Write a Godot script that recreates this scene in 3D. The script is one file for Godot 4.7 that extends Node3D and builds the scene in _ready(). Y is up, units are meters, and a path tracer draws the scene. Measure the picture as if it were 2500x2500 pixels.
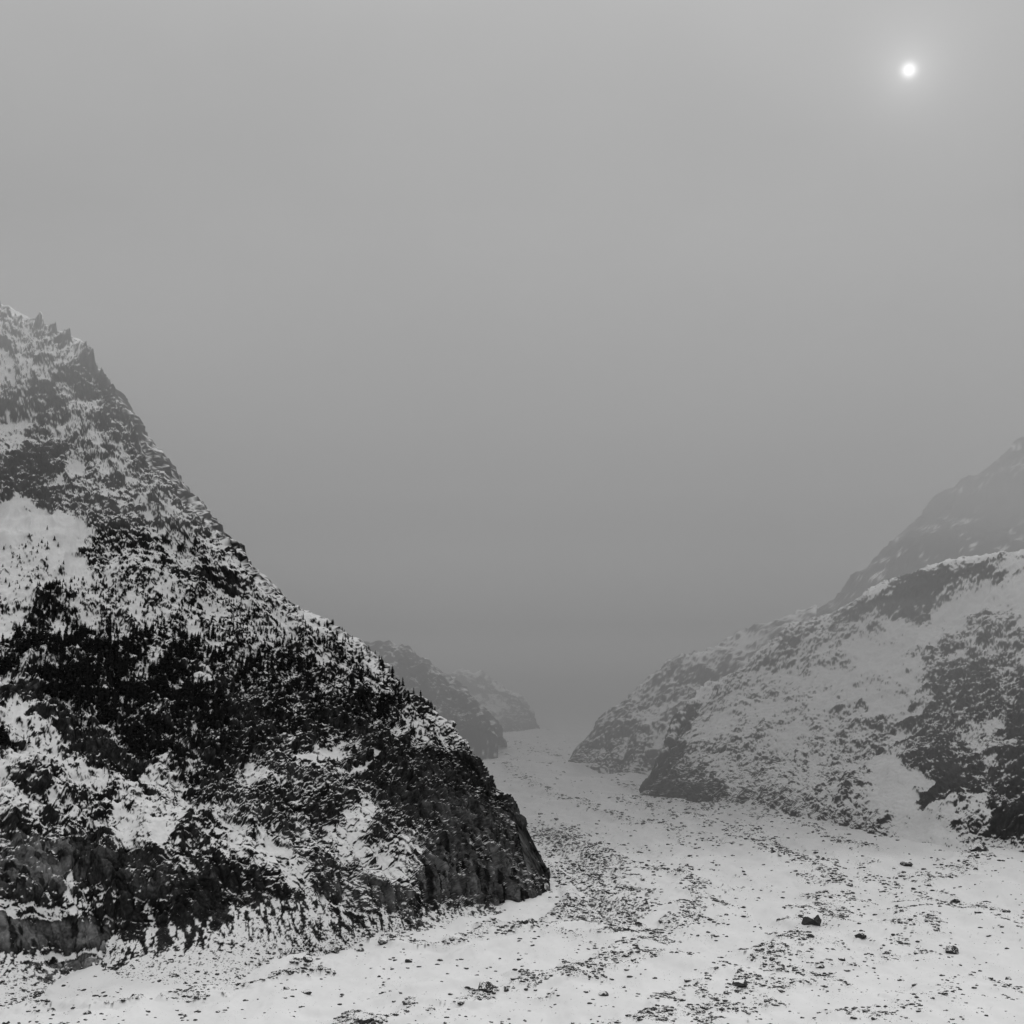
extends Node3D
# A snow-dusted glacier valley under low cloud: one steep spur, a flank, far ridges in mist, a glacier strewn with boulders.
# All lengths in metres, y up; the glacier comes down the valley from -z.

const SPUR := [
	[Vector3(-486, -7, -872), Vector3(-427, -6, -910), Vector3(-374, -5, -962), Vector3(-328, -5, -1000), Vector3(-296, -5, -1018), Vector3(-235, -5, -1040), Vector3(-180, -4, -1118), Vector3(-123, -3, -1188), Vector3(-76, -3, -1224), Vector3(-27, -2, -1274), Vector3(18, 0, -1314), Vector3(49, 1, -1388)],
	[Vector3(-546, 25, -960), Vector3(-479, 29, -1000), Vector3(-415, 25, -1045), Vector3(-359, 2, -1072), Vector3(-327, 26, -1095), Vector3(-262, 39, -1120), Vector3(-196, 48, -1165), Vector3(-133, 24, -1215), Vector3(-87, 20, -1270), Vector3(-37, 13, -1350), Vector3(11, -1, -1400), Vector3(42, 6, -1455)],
	[Vector3(-599, 118, -1036), Vector3(-520, 114, -1069), Vector3(-445, 104, -1105), Vector3(-385, 82, -1126), Vector3(-349, 97, -1144), Vector3(-282, 97, -1163), Vector3(-210, 92, -1199), Vector3(-141, 62, -1242), Vector3(-92, 52, -1291), Vector3(-39, 37, -1363), Vector3(9, 16, -1408), Vector3(42, 10, -1457)],
	[Vector3(-740, 263, -1254), Vector3(-626, 243, -1265), Vector3(-522, 219, -1276), Vector3(-450, 194, -1282), Vector3(-402, 195, -1285), Vector3(-325, 175, -1287), Vector3(-240, 149, -1296), Vector3(-155, 109, -1319), Vector3(-100, 90, -1351), Vector3(-42, 65, -1399), Vector3(6, 36, -1430), Vector3(41, 14, -1464)],
	[Vector3(-957, 526, -1581), Vector3(-789, 465, -1559), Vector3(-639, 407, -1532), Vector3(-548, 373, -1515), Vector3(-482, 346, -1497), Vector3(-390, 290, -1473), Vector3(-282, 229, -1441), Vector3(-176, 170, -1434), Vector3(-111, 139, -1441), Vector3(-46, 98, -1453), Vector3(2, 58, -1463), Vector3(41, 18, -1475)],
	[Vector3(-1154, 866, -1865), Vector3(-936, 747, -1813), Vector3(-745, 640, -1755), Vector3(-639, 591, -1718), Vector3(-556, 527, -1680), Vector3(-452, 424, -1635), Vector3(-323, 318, -1568), Vector3(-195, 238, -1535), Vector3(-122, 190, -1519), Vector3(-49, 132, -1499), Vector3(-1, 80, -1491), Vector3(41, 22, -1484)],
	[Vector3(-1291, 1168, -2050), Vector3(-1038, 994, -1980), Vector3(-817, 842, -1900), Vector3(-703, 780, -1850), Vector3(-607, 681, -1800), Vector3(-496, 537, -1740), Vector3(-352, 392, -1650), Vector3(-209, 293, -1600), Vector3(-129, 232, -1570), Vector3(-52, 158, -1530), Vector3(-4, 97, -1510), Vector3(40, 26, -1490)],
	[Vector3(-1271, 1128, -2180), Vector3(-1018, 954, -2110), Vector3(-797, 802, -2030), Vector3(-683, 740, -1980), Vector3(-587, 641, -1930), Vector3(-476, 497, -1870), Vector3(-332, 352, -1780), Vector3(-189, 253, -1730), Vector3(-149, 207, -1640), Vector3(-72, 133, -1600), Vector3(-24, 72, -1580), Vector3(20, 1, -1560)],
	[Vector3(-1261, 868, -2470), Vector3(-1008, 694, -2400), Vector3(-787, 542, -2320), Vector3(-673, 480, -2270), Vector3(-577, 381, -2220), Vector3(-466, 237, -2160), Vector3(-322, 92, -2070), Vector3(-179, -7, -2020), Vector3(-189, 32, -1830), Vector3(-112, -42, -1790), Vector3(-64, -103, -1770), Vector3(-20, -174, -1750)]]
const SPUR_MATTER := [
	[-663, 712, -611, 681, 20, -0.55, 0, 0, 0, 0], [-600, 659, -480, 519, 11, -0.4, 0, 0, 0, 0], [-692, 675, -662, 634, 23, -0.45, 0, 0, 0, 0], [-660, 548, -677, 516, 33, -0.6, 0, 0, 0, 0],
	[-617, 504, -634, 472, 18, -0.55, 0, 0, 0, 0], [-562, 606, -596, 620, 15, -0.4, 0, 0, 0, 0], [-754, 664, -809, 620, 23, -0.3, 0, 0, 0, 0], [-738, 721, -773, 739, 20, 0.2, 0, 0, 0, 0],
	[-586, 567, -617, 529, 13, 0.2, 0, 0, 0, 0], [-630, 624, -652, 594, 9, 0.2, 0, 0, 0, 0], [-537, 559, -518, 541, 14, -0.3, 0, 0, 0, 0], [-572, 481, -445, 415, 28, -0.12, 0, 0, 0, 0],
	[-788, 472, -657, 444, 41, 0.9, 0, 0, 0, 0], [-665, 459, -585, 440, 25, 0.95, 0, 0, 0, 0], [-606, 412, -560, 394, 22, 0.85, 0, 0, 0, 0], [-534, 373, -504, 361, 12, 0.6, 0, 0, 0, 0],
	[-570, 343, -572, 313, 22, 0.4, 0, 0, 0, 0], [-523, 485, -491, 460, 10, 0.3, 0, 0, 0, 0], [-525, 401, -532, 445, 17, -0.25, 0, 0, 0, 0], [-451, 386, -363, 373, 7, -0.45, 0, 0, 0, 0],
	[-483, 368, -445, 362, 12, -0.35, 0, 0, 0, 0], [-405, 350, -442, 346, 9, -0.45, 0, 0, 0, 0], [-495, 329, -407, 322, 13, -0.08, 0, 0, 0, 0], [-379, 341, -364, 320, 15, 0.35, 0, 0, 0, 0],
	[-332, 344, -176, 266, 17, 0.12, 0, 0, 0, 0], [-480, 519, -349, 392, 6, -0.3, 0, 0, 0, 0], [-349, 392, -285, 346, 4, -0.25, 0, 0, 0, 0], [-619, 394, -515, 334, 39, 0.35, 0, 0.16, 0, 0],
	[-494, 357, -246, 292, 30, 0.1, 0, 0.36, 0, 0], [-404, 295, -231, 266, 23, 0, 0, 0.5, 0, 0], [-245, 287, -163, 245, 20, 0, 0, 0.45, 0, 0], [-549, 346, -548, 275, 16, -0.2, 0, 0.8, 0, 0],
	[-518, 283, -477, 293, 16, -0.1, 0, 1, 0, 0], [-457, 269, -409, 279, 17, -0.1, 0, 0.9, 0, 0], [-399, 261, -332, 244, 17, -0.1, 0, 1, 0, 0], [-522, 325, -515, 313, 8, 0, 0, 0.8, 0, 0],
	[-472, 311, -467, 300, 6, 0, 0, 0.7, 0, 0], [-439, 303, -433, 300, 7, 0, 0, 0.7, 0, 0], [-390, 287, -383, 283, 6, 0, 0, 0.7, 0, 0], [-499, 185, -376, 117, 24, 0.08, 0, 0, 0, 0],
	[-492, 245, -301, 190, 28, -0.25, 0.3, 1, 0, 0], [-339, 258, -256, 241, 19, -0.1, 0, 0.8, 0, 0], [-252, 230, -133, 220, 28, -0.4, 0.3, 0.6, 0, 0], [-358, 181, -269, 169, 28, -0.55, 0.5, 0.7, 0, 0],
	[-272, 192, -140, 176, 28, -0.6, 0.5, 0.4, 0, 0], [-238, 247, -150, 246, 12, -0.15, 0, 0.6, 0, 0], [-675, 301, -547, 265, 15, -0.4, 0, 1, 0, 0], [-607, 214, -488, 181, 12, -0.5, 0, 0.8, 0, 0],
	[-412, 267, -405, 264, 5, 0.7, 0, 0, 0, 0], [-328, 247, -313, 220, 5, 0.5, 0, 0, 0, 0], [-191, 165, -221, 164, 6, 0.35, 0, 0, 0, 0], [-200, 163, -142, 184, 6, 0.4, 0, 0, 0, 0],
	[-127, 209, -137, 178, 7, 0.35, 0, 0, 0, 0], [-121, 201, -74, 162, 13, 0.05, 0, 0.25, 0, 0], [-520, 238, -434, 187, 8, -0.9, 0, 0, 0, 0], [-434, 187, -347, 144, 8, -0.85, 0, 0, 0, 0],
	[-347, 144, -266, 102, 6, -0.6, 0, 0, 0, 0], [-524, 222, -479, 191, 7, 0.4, 0, 0, 0, 0.4], [-478, 184, -351, 127, 7, 0.38, 0, 0, 0, 0.45], [-351, 127, -301, 94, 7, 0.4, 0, 0, 0, 0.4],
	[-461, 154, -447, 142, 7, -0.5, 0, 0, 0, 0], [-416, 109, -363, 93, 12, 0.12, 0, 0, 0, 0.4], [-511, 147, -447, 127, 7, 0.25, 0, 0, 0, 0], [-416, 145, -374, 126, 13, -0.22, 0, 0, 0, 0],
	[-360, 128, -316, 95, 8, 0.42, 0, 0, 0, 0.3], [-325, 130, -291, 94, 13, 0.25, 0, 0, 0, 0.3], [-265, 119, -231, 90, 17, 0.25, 0, 0, 0, 0], [-302, 141, -263, 151, 11, -0.5, 0.5, 0, 0, 0],
	[-354, 156, -329, 146, 8, 0.05, 0, 0, 0, 0], [-303, 109, -283, 85, 7, -0.3, 0, 0, 0, 0.8], [-529, 123, -426, 103, 11, -0.6, 0.2, 0, 0, 0], [-472, 86, -381, 77, 19, -0.9, 0.1, 0, 0.8, 0],
	[-381, 90, -336, 72, 15, -0.75, 0.3, 0, 0.2, 0.8], [-336, 72, -295, 59, 14, -0.7, 0.3, 0, 0.2, 0.9], [-295, 59, -253, 52, 8, -0.5, 0.3, 0, 0, 1], [-269, 73, -235, 56, 12, -0.25, 0, 0, 0, 0.7],
	[-250, 57, -228, 50, 5, -0.7, 0, 0, 0, 0], [-335, 37, -253, 38, 8, -0.1, 0, 0, 0, 1], [-389, 55, -349, 48, 13, -0.05, 0, 0, 0, 0.7], [-460, 52, -380, 47, 7, 0.4, 0, 0, 0, 0],
	[-386, 65, -382, 53, 5, 0.3, 0, 0, 0, 0], [-441, 37, -351, 26, 9, -1.1, 0.1, 0, 1, 0], [-384, 9, -347, 9, 7, -1.1, 0.1, 0, 1, 0], [-392, 18, -343, 13, 2, 0.6, 0, 0, 0, 0],
	[-339, 23, -339, 7, 4, 0.9, 0, 0, 0, 0], [-333, 33, -319, 11, 2, -0.9, 0, 0, 0, 0], [-319, 11, -342, -3, 2, -0.7, 0, 0, 0, 0], [-258, 141, -144, 96, 25, -0.4, 0.6, 0, 0.1, 0],
	[-159, 157, -53, 126, 29, -0.7, 0.8, 0, 0, 0], [-98, 122, -10, 79, 30, -0.85, 1, 0, 0.2, 0], [-67, 87, 20, 35, 28, -0.9, 1, 0, 0.45, 0], [-76, 48, 1, 19, 20, -0.95, 1, 0, 0.9, 0],
	[-155, 107, -169, 85, 15, 0.25, 0, 0, 0, 0], [-142, 79, -111, 59, 9, 0.25, 0, 0, 0, 0], [-206, 95, -182, 77, 13, -0.25, 0.4, 0, 0.2, 0], [-175, 66, -134, 40, 13, -0.3, 0.4, 0, 0.3, 0],
	[-117, 37, -93, 21, 11, -0.6, 0.6, 0, 0.6, 0], [-201, 68, -207, 61, 9, 0.15, 0, 0, 0, 0], [-205, 119, -205, 119, 8, 0.2, 0, 0, 0, 0], [-185, 152, -162, 155, 4, 0.4, 0, 0, 0, 0],
	[-46, 70, -3, 49, 2, 0.6, 0, 0, 0, 0], [-233, 131, -192, 110, 11, -0.6, 0.7, 0, 0, 0], [-342, 193, -323, 160, 2, 0.4, 0, 0, 0, 0], [-324, 240, -285, 198, 11, -0.7, 0.5, 0, 0, 0],
	[-358, 163, -338, 153, 7, 0.05, 0, 0, 0, 0], [-419, 161, -406, 155, 3, 0.3, 0, 0, 0, 0], [-266, 156, -239, 133, 5, 0.05, 0, 0, 0, 0], [-549, 532, -544, 520, 6, -1, 0, 0, 0, 0],
	[-499, 503, -495, 493, 5, -0.6, 0, 0, 0, 0], [-516, 479, -516, 479, 5, -0.6, 0, 0, 0, 0], [-491, 460, -487, 461, 8, -0.5, 0, 0, 0, 0], [-507, 549, -437, 466, 7, -0.55, 0, 0, 0, 0],
	[-334, 47, -307, 18, 2, -1.1, 0, 0, 0, 0], [-326, 49, -317, 34, 2, -1.1, 0, 0, 0, 0], [-317, 47, -292, 17, 2, -1.1, 0, 0, 0, 0], [-311, 44, -289, 21, 2, -1.1, 0, 0, 0, 0],
	[-306, 44, -294, 27, 2, -1.1, 0, 0, 0, 0], [-297, 46, -272, 20, 2, -1.1, 0, 0, 0, 0], [-292, 47, -281, 33, 2, -1.1, 0, 0, 0, 0], [-287, 48, -263, 21, 2, -1.1, 0, 0, 0, 0],
	[-279, 56, -266, 35, 2, -1.1, 0, 0, 0, 0], [-274, 57, -255, 33, 2, -1.1, 0, 0, 0, 0], [-263, 51, -251, 34, 2, -1.1, 0, 0, 0, 0], [-257, 48, -246, 35, 2, -1.1, 0, 0, 0, 0],
	[-249, 53, -239, 41, 2, -1.1, 0, 0, 0, 0]]
const FLANK := [
	[Vector3(228, 33, -2390), Vector3(236, 45, -2248), Vector3(256, 41, -2182), Vector3(321, 38, -2132), Vector3(393, 33, -2044), Vector3(443, 22, -1864), Vector3(486, 15, -1718), Vector3(528, 9, -1610), Vector3(575, 7, -1556), Vector3(618, 4, -1506), Vector3(762, 2, -1438)],
	[Vector3(241, 40, -2395), Vector3(249, 52, -2335), Vector3(272, 50, -2290), Vector3(338, 52, -2220), Vector3(412, 53, -2120), Vector3(477, 39, -1990), Vector3(536, 26, -1880), Vector3(595, 24, -1800), Vector3(649, 21, -1745), Vector3(703, 19, -1700), Vector3(853, 16, -1600)],
	[Vector3(242, 43, -2400), Vector3(250, 55, -2336), Vector3(275, 62, -2298), Vector3(338, 73, -2241), Vector3(415, 81, -2163), Vector3(488, 76, -2049), Vector3(555, 69, -1949), Vector3(620, 70, -1872), Vector3(678, 69, -1817), Vector3(736, 70, -1772), Vector3(902, 75, -1672)],
	[Vector3(244, 47, -2405), Vector3(252, 59, -2340), Vector3(279, 79, -2317), Vector3(340, 104, -2289), Vector3(426, 123, -2264), Vector3(516, 131, -2188), Vector3(599, 133, -2111), Vector3(676, 142, -2040), Vector3(745, 146, -1986), Vector3(812, 150, -1940), Vector3(1010, 167, -1840)],
	[Vector3(246, 48, -2410), Vector3(254, 65, -2344), Vector3(285, 101, -2344), Vector3(344, 145, -2358), Vector3(442, 184, -2408), Vector3(556, 216, -2386), Vector3(662, 237, -2342), Vector3(757, 259, -2280), Vector3(841, 270, -2228), Vector3(922, 282, -2180), Vector3(1167, 322, -2080)],
	[Vector3(247, 48, -2415), Vector3(255, 70, -2348), Vector3(289, 120, -2367), Vector3(347, 183, -2418), Vector3(455, 243, -2533), Vector3(589, 301, -2558), Vector3(716, 343, -2542), Vector3(828, 381, -2488), Vector3(925, 401, -2437), Vector3(1019, 421, -2388), Vector3(1308, 485, -2288)],
	[Vector3(248, 48, -2420), Vector3(256, 74, -2350), Vector3(293, 136, -2380), Vector3(347, 215, -2450), Vector3(458, 294, -2600), Vector3(605, 377, -2650), Vector3(744, 439, -2650), Vector3(866, 491, -2600), Vector3(972, 519, -2550), Vector3(1074, 546, -2500), Vector3(1393, 633, -2400)],
	[Vector3(268, 22, -2425), Vector3(276, 34, -2500), Vector3(313, 96, -2530), Vector3(367, 175, -2600), Vector3(478, 254, -2750), Vector3(625, 337, -2800), Vector3(764, 399, -2800), Vector3(886, 451, -2750), Vector3(992, 479, -2700), Vector3(1094, 506, -2650), Vector3(1413, 593, -2550)],
	[Vector3(308, -238, -2430), Vector3(316, -226, -2850), Vector3(353, -164, -2880), Vector3(407, -85, -2950), Vector3(518, -6, -3100), Vector3(665, 77, -3150), Vector3(804, 139, -3150), Vector3(926, 191, -3100), Vector3(1032, 219, -3050), Vector3(1134, 246, -3000), Vector3(1453, 333, -2900)]]
const FLANK_MATTER := [
	[275, 58, 913, 293, 256, -0.12, 0, 0, 0, 0], [270, 103, 330, 169, 21, -0.7, 0.5, 0, 0, 0], [267, 75, 349, 81, 22, -0.8, 0.5, 0, 0, 0], [317, 70, 341, 56, 12, -0.7, 0.5, 0, 0, 0],
	[333, 199, 342, 209, 11, -0.8, 0, 0, 0, 0], [507, 100, 553, 97, 14, -1, 0.4, 0, 0, 0], [427, 118, 657, 160, 48, -0.2, 0, 0, 0, 0], [559, 157, 629, 169, 29, -0.4, 0, 0, 0, 0],
	[608, 98, 600, 46, 33, 0.4, 0, 0, 0, 0], [713, 303, 976, 425, 43, 0.3, 0, 0, 0, 0], [662, 252, 698, 222, 35, 0.15, 0, 0, 0, 0], [797, 284, 935, 361, 41, -0.4, 0, 0, 0, 0],
	[843, 274, 677, 144, 36, -0.7, 0.6, 0, 0, 0], [650, 115, 766, 218, 18, -0.8, 0.5, 0, 0, 0], [617, 67, 688, 122, 11, -1.1, 0.6, 0, 0, 0], [885, 288, 827, 191, 32, -0.6, 0.5, 0, 0, 0],
	[841, 193, 747, 124, 29, -0.85, 0.6, 0, 0, 0], [686, 88, 738, 129, 12, -1.1, 0.5, 0, 0, 0], [761, 104, 693, 58, 15, -0.9, 0.6, 0, 0, 0], [789, 180, 738, 148, 16, -0.3, 0, 0, 0, 0],
	[583, 366, 719, 419, 32, -0.55, 0, 0, 0, 0], [820, 414, 856, 470, 34, -0.9, 0, 0, 0, 0], [903, 484, 964, 491, 15, -0.6, 0, 0, 0, 0]]
const FAR_RIDGE := [
	[Vector3(-902, 69, -2740), Vector3(-690, 69, -2740), Vector3(-484, 71, -2770), Vector3(-346, 73, -2810), Vector3(-254, 76, -2860), Vector3(-189, 79, -2900), Vector3(-134, 81, -2930), Vector3(-92, 82, -2940), Vector3(-65, 82, -2950), Vector3(-33, 82, -2950)],
	[Vector3(-902, 92, -2800), Vector3(-690, 92, -2800), Vector3(-484, 102, -2830), Vector3(-346, 112, -2870), Vector3(-254, 129, -2920), Vector3(-189, 140, -2960), Vector3(-134, 145, -2990), Vector3(-92, 150, -3000), Vector3(-65, 152, -3010), Vector3(-33, 137, -3010)],
	[Vector3(-949, 247, -2920), Vector3(-741, 225, -2910), Vector3(-536, 213, -2924), Vector3(-379, 189, -2946), Vector3(-274, 195, -2972), Vector3(-201, 194, -2994), Vector3(-141, 185, -3010), Vector3(-97, 174, -3012), Vector3(-68, 161, -3016), Vector3(-34, 138, -3016)],
	[Vector3(-1037, 455, -3160), Vector3(-828, 401, -3130), Vector3(-617, 357, -3112), Vector3(-428, 285, -3098), Vector3(-303, 277, -3076), Vector3(-217, 259, -3062), Vector3(-150, 233, -3050), Vector3(-103, 202, -3036), Vector3(-71, 171, -3028), Vector3(-35, 140, -3028)],
	[Vector3(-1128, 700, -3400), Vector3(-919, 605, -3350), Vector3(-703, 521, -3300), Vector3(-480, 391, -3250), Vector3(-334, 365, -3180), Vector3(-235, 328, -3130), Vector3(-159, 282, -3090), Vector3(-109, 230, -3060), Vector3(-75, 182, -3040), Vector3(-36, 141, -3040)],
	[Vector3(-1108, 660, -3600), Vector3(-899, 565, -3550), Vector3(-683, 481, -3500), Vector3(-460, 351, -3450), Vector3(-314, 325, -3380), Vector3(-215, 288, -3330), Vector3(-139, 242, -3290), Vector3(-89, 190, -3260), Vector3(-55, 142, -3240), Vector3(-16, 101, -3240)],
	[Vector3(-1088, 400, -4000), Vector3(-879, 305, -3950), Vector3(-663, 221, -3900), Vector3(-440, 91, -3850), Vector3(-294, 65, -3780), Vector3(-195, 28, -3730), Vector3(-119, -18, -3690), Vector3(-69, -70, -3660), Vector3(-35, -118, -3640), Vector3(4, -159, -3640)]]
const FAR_KNOLL := [
	[Vector3(-298, 122, -3740), Vector3(-186, 122, -3740), Vector3(-98, 122, -3740), Vector3(-26, 124, -3760), Vector3(31, 125, -3780), Vector3(68, 126, -3800), Vector3(85, 127, -3820), Vector3(122, 128, -3830)],
	[Vector3(-298, 136, -3800), Vector3(-186, 136, -3800), Vector3(-98, 136, -3800), Vector3(-26, 137, -3820), Vector3(31, 138, -3840), Vector3(68, 139, -3860), Vector3(85, 141, -3880), Vector3(122, 141, -3890)],
	[Vector3(-305, 155, -3880), Vector3(-190, 170, -3870), Vector3(-102, 175, -3850), Vector3(-30, 173, -3856), Vector3(28, 167, -3862), Vector3(66, 153, -3872), Vector3(84, 138, -3884), Vector3(122, 130, -3892)],
	[Vector3(-318, 211, -4040), Vector3(-197, 238, -4010), Vector3(-108, 240, -3950), Vector3(-35, 228, -3928), Vector3(24, 208, -3906), Vector3(64, 174, -3896), Vector3(82, 142, -3892), Vector3(122, 131, -3896)],
	[Vector3(-332, 273, -4200), Vector3(-205, 311, -4150), Vector3(-114, 308, -4050), Vector3(-41, 285, -4000), Vector3(20, 250, -3950), Vector3(61, 195, -3920), Vector3(81, 147, -3900), Vector3(122, 132, -3900)],
	[Vector3(-312, 233, -4400), Vector3(-185, 271, -4350), Vector3(-94, 268, -4250), Vector3(-21, 245, -4200), Vector3(40, 210, -4150), Vector3(81, 155, -4120), Vector3(101, 107, -4100), Vector3(142, 92, -4100)],
	[Vector3(-292, -27, -4800), Vector3(-165, 11, -4750), Vector3(-74, 8, -4650), Vector3(-1, -15, -4600), Vector3(60, -50, -4550), Vector3(101, -105, -4520), Vector3(121, -153, -4500), Vector3(162, -168, -4500)]]
const FAR_SPUR := [
	[Vector3(128, 74, -2820), Vector3(152, 69, -2750), Vector3(184, 65, -2690), Vector3(220, 62, -2640), Vector3(266, 59, -2590), Vector3(322, 56, -2550), Vector3(395, 54, -2520), Vector3(492, 54, -2520), Vector3(601, 54, -2520)],
	[Vector3(128, 93, -2880), Vector3(152, 91, -2810), Vector3(184, 90, -2750), Vector3(220, 86, -2700), Vector3(266, 85, -2650), Vector3(322, 84, -2610), Vector3(395, 86, -2580), Vector3(492, 86, -2580), Vector3(601, 86, -2580)],
	[Vector3(130, 94, -2882), Vector3(156, 104, -2830), Vector3(189, 116, -2786), Vector3(228, 125, -2750), Vector3(273, 134, -2718), Vector3(335, 148, -2694), Vector3(414, 158, -2680), Vector3(519, 172, -2690), Vector3(639, 186, -2700)],
	[Vector3(132, 96, -2886), Vector3(161, 117, -2870), Vector3(197, 147, -2858), Vector3(240, 172, -2850), Vector3(287, 194, -2854), Vector3(358, 227, -2862), Vector3(449, 252, -2880), Vector3(570, 286, -2910), Vector3(710, 319, -2940)],
	[Vector3(134, 97, -2890), Vector3(167, 131, -2910), Vector3(206, 180, -2930), Vector3(252, 222, -2950), Vector3(301, 261, -2990), Vector3(382, 318, -3030), Vector3(485, 360, -3080), Vector3(621, 418, -3130), Vector3(783, 476, -3180)],
	[Vector3(154, 57, -3090), Vector3(187, 91, -3110), Vector3(226, 140, -3130), Vector3(272, 182, -3150), Vector3(321, 221, -3190), Vector3(402, 278, -3230), Vector3(505, 320, -3280), Vector3(641, 378, -3330), Vector3(803, 436, -3380)],
	[Vector3(174, -203, -3490), Vector3(207, -169, -3510), Vector3(246, -120, -3530), Vector3(292, -78, -3550), Vector3(341, -39, -3590), Vector3(422, 18, -3630), Vector3(525, 60, -3680), Vector3(661, 118, -3730), Vector3(823, 176, -3780)]]
const PEAK := [
	[Vector3(645, 109, -3440), Vector3(793, 109, -3440), Vector3(942, 109, -3440), Vector3(1120, 109, -3440), Vector3(1299, 109, -3440), Vector3(1507, 109, -3440), Vector3(1982, 109, -3440)],
	[Vector3(645, 264, -3500), Vector3(793, 264, -3500), Vector3(942, 264, -3500), Vector3(1120, 264, -3500), Vector3(1299, 264, -3500), Vector3(1507, 264, -3500), Vector3(1982, 264, -3500)],
	[Vector3(652, 276, -3540), Vector3(813, 319, -3580), Vector3(988, 358, -3640), Vector3(1190, 413, -3680), Vector3(1389, 459, -3700), Vector3(1617, 499, -3720), Vector3(2132, 551, -3720)],
	[Vector3(668, 290, -3620), Vector3(852, 390, -3740), Vector3(1075, 485, -3920), Vector3(1322, 623, -4040), Vector3(1560, 739, -4100), Vector3(1829, 841, -4160), Vector3(2417, 972, -4160)],
	[Vector3(683, 305, -3700), Vector3(891, 467, -3900), Vector3(1163, 630, -4200), Vector3(1457, 870, -4400), Vector3(1735, 1073, -4500), Vector3(2046, 1256, -4600), Vector3(2711, 1485, -4600)],
	[Vector3(703, 265, -3900), Vector3(911, 427, -4100), Vector3(1183, 590, -4400), Vector3(1477, 830, -4600), Vector3(1755, 1033, -4700), Vector3(2066, 1216, -4800), Vector3(2731, 1445, -4800)],
	[Vector3(723, 5, -4300), Vector3(931, 167, -4500), Vector3(1203, 330, -4800), Vector3(1497, 570, -5000), Vector3(1775, 773, -5100), Vector3(2086, 956, -5200), Vector3(2751, 1185, -5200)]]
const DEBRIS := [
	[13, 0.9, [Vector2(20, -1964), Vector2(129, -1686), Vector2(212, -1574), Vector2(219, -1454), Vector2(172, -1288), Vector2(111, -1152), Vector2(36, -1040), Vector2(-26, -978), Vector2(-116, -898)]],
	[18, 0.75, [Vector2(203, -2262), Vector2(346, -1914), Vector2(384, -1610), Vector2(360, -1438), Vector2(287, -1236), Vector2(214, -1098), Vector2(143, -986), Vector2(86, -898)]],
	[12, 0.55, [Vector2(437, -1438), Vector2(411, -1288), Vector2(351, -1164), Vector2(263, -1078), Vector2(183, -986), Vector2(133, -898)]],
	[29, 0.45, [Vector2(451, -1610), Vector2(461, -1404), Vector2(519, -1344), Vector2(508, -1140)]],
	[22, 0.7, [Vector2(744, -1816), Vector2(613, -1686), Vector2(507, -1540)]],
	[18, 0.4, [Vector2(398, -1040), Vector2(286, -954), Vector2(225, -872)]],
	[13, 0.7, [Vector2(-7, -2850), Vector2(35, -2484), Vector2(146, -2132), Vector2(243, -1914), Vector2(320, -1770)]],
	[10, 0.5, [Vector2(-47, -3076), Vector2(53, -2850), Vector2(167, -2958), Vector2(252, -2798)]],
	[36, 0.75, [Vector2(43, -1914), Vector2(90, -1610), Vector2(101, -1404), Vector2(78, -1236)]],
	[10, 1, [Vector2(-161, -1200), Vector2(-99, -1164), Vector2(-43, -1212), Vector2(18, -1274), Vector2(63, -1344)]],
	[8, 1, [Vector2(-214, -1164), Vector2(-153, -1078), Vector2(-190, -1040), Vector2(-261, -1004)]],
	[10, 0.9, [Vector2(-390, -986), Vector2(-330, -954), Vector2(-284, -970)]],
	[11, 0.9, [Vector2(223, -2484), Vector2(258, -2332), Vector2(333, -2132), Vector2(439, -2044), Vector2(462, -1864), Vector2(497, -1770)]],
	[3, 0.55, [Vector2(5, -1948), Vector2(113, -1670), Vector2(193, -1558), Vector2(200, -1438), Vector2(153, -1272), Vector2(93, -1138), Vector2(19, -1026), Vector2(-42, -966), Vector2(-131, -888)]],
	[3, 0.4, [Vector2(30, -1976), Vector2(140, -1698), Vector2(224, -1586), Vector2(233, -1468), Vector2(185, -1298), Vector2(123, -1162), Vector2(47, -1048), Vector2(-15, -988), Vector2(-106, -906)]],
	[3, 0.5, [Vector2(45, -1994), Vector2(156, -1712), Vector2(243, -1600), Vector2(253, -1486), Vector2(204, -1314), Vector2(142, -1178), Vector2(64, -1062), Vector2(1, -1000), Vector2(-90, -916)]],
	[3, 0.35, [Vector2(60, -2010), Vector2(173, -1728), Vector2(262, -1616), Vector2(273, -1502), Vector2(224, -1330), Vector2(160, -1192), Vector2(82, -1076), Vector2(19, -1014), Vector2(-74, -928)]],
	[3, 0.45, [Vector2(76, -2020), Vector2(190, -1736), Vector2(280, -1626), Vector2(292, -1510), Vector2(243, -1338), Vector2(179, -1200), Vector2(100, -1082), Vector2(36, -1020), Vector2(-58, -934)]],
	[4, 0.4, [Vector2(179, -2244), Vector2(321, -1900), Vector2(358, -1596), Vector2(333, -1424), Vector2(262, -1224), Vector2(189, -1088), Vector2(120, -978), Vector2(63, -890)]],
	[4, 0.5, [Vector2(226, -2290), Vector2(373, -1938), Vector2(410, -1630), Vector2(387, -1460), Vector2(313, -1254), Vector2(238, -1116), Vector2(166, -1002), Vector2(107, -910)]],
	[4, 0.4, [Vector2(250, -2312), Vector2(398, -1958), Vector2(436, -1648), Vector2(414, -1478), Vector2(338, -1270), Vector2(262, -1130), Vector2(189, -1016), Vector2(129, -922)]],
	[4, 0.45, [Vector2(283, -2330), Vector2(433, -1972), Vector2(471, -1660), Vector2(451, -1492), Vector2(373, -1282), Vector2(296, -1140), Vector2(221, -1024), Vector2(161, -930)]]]
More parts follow.
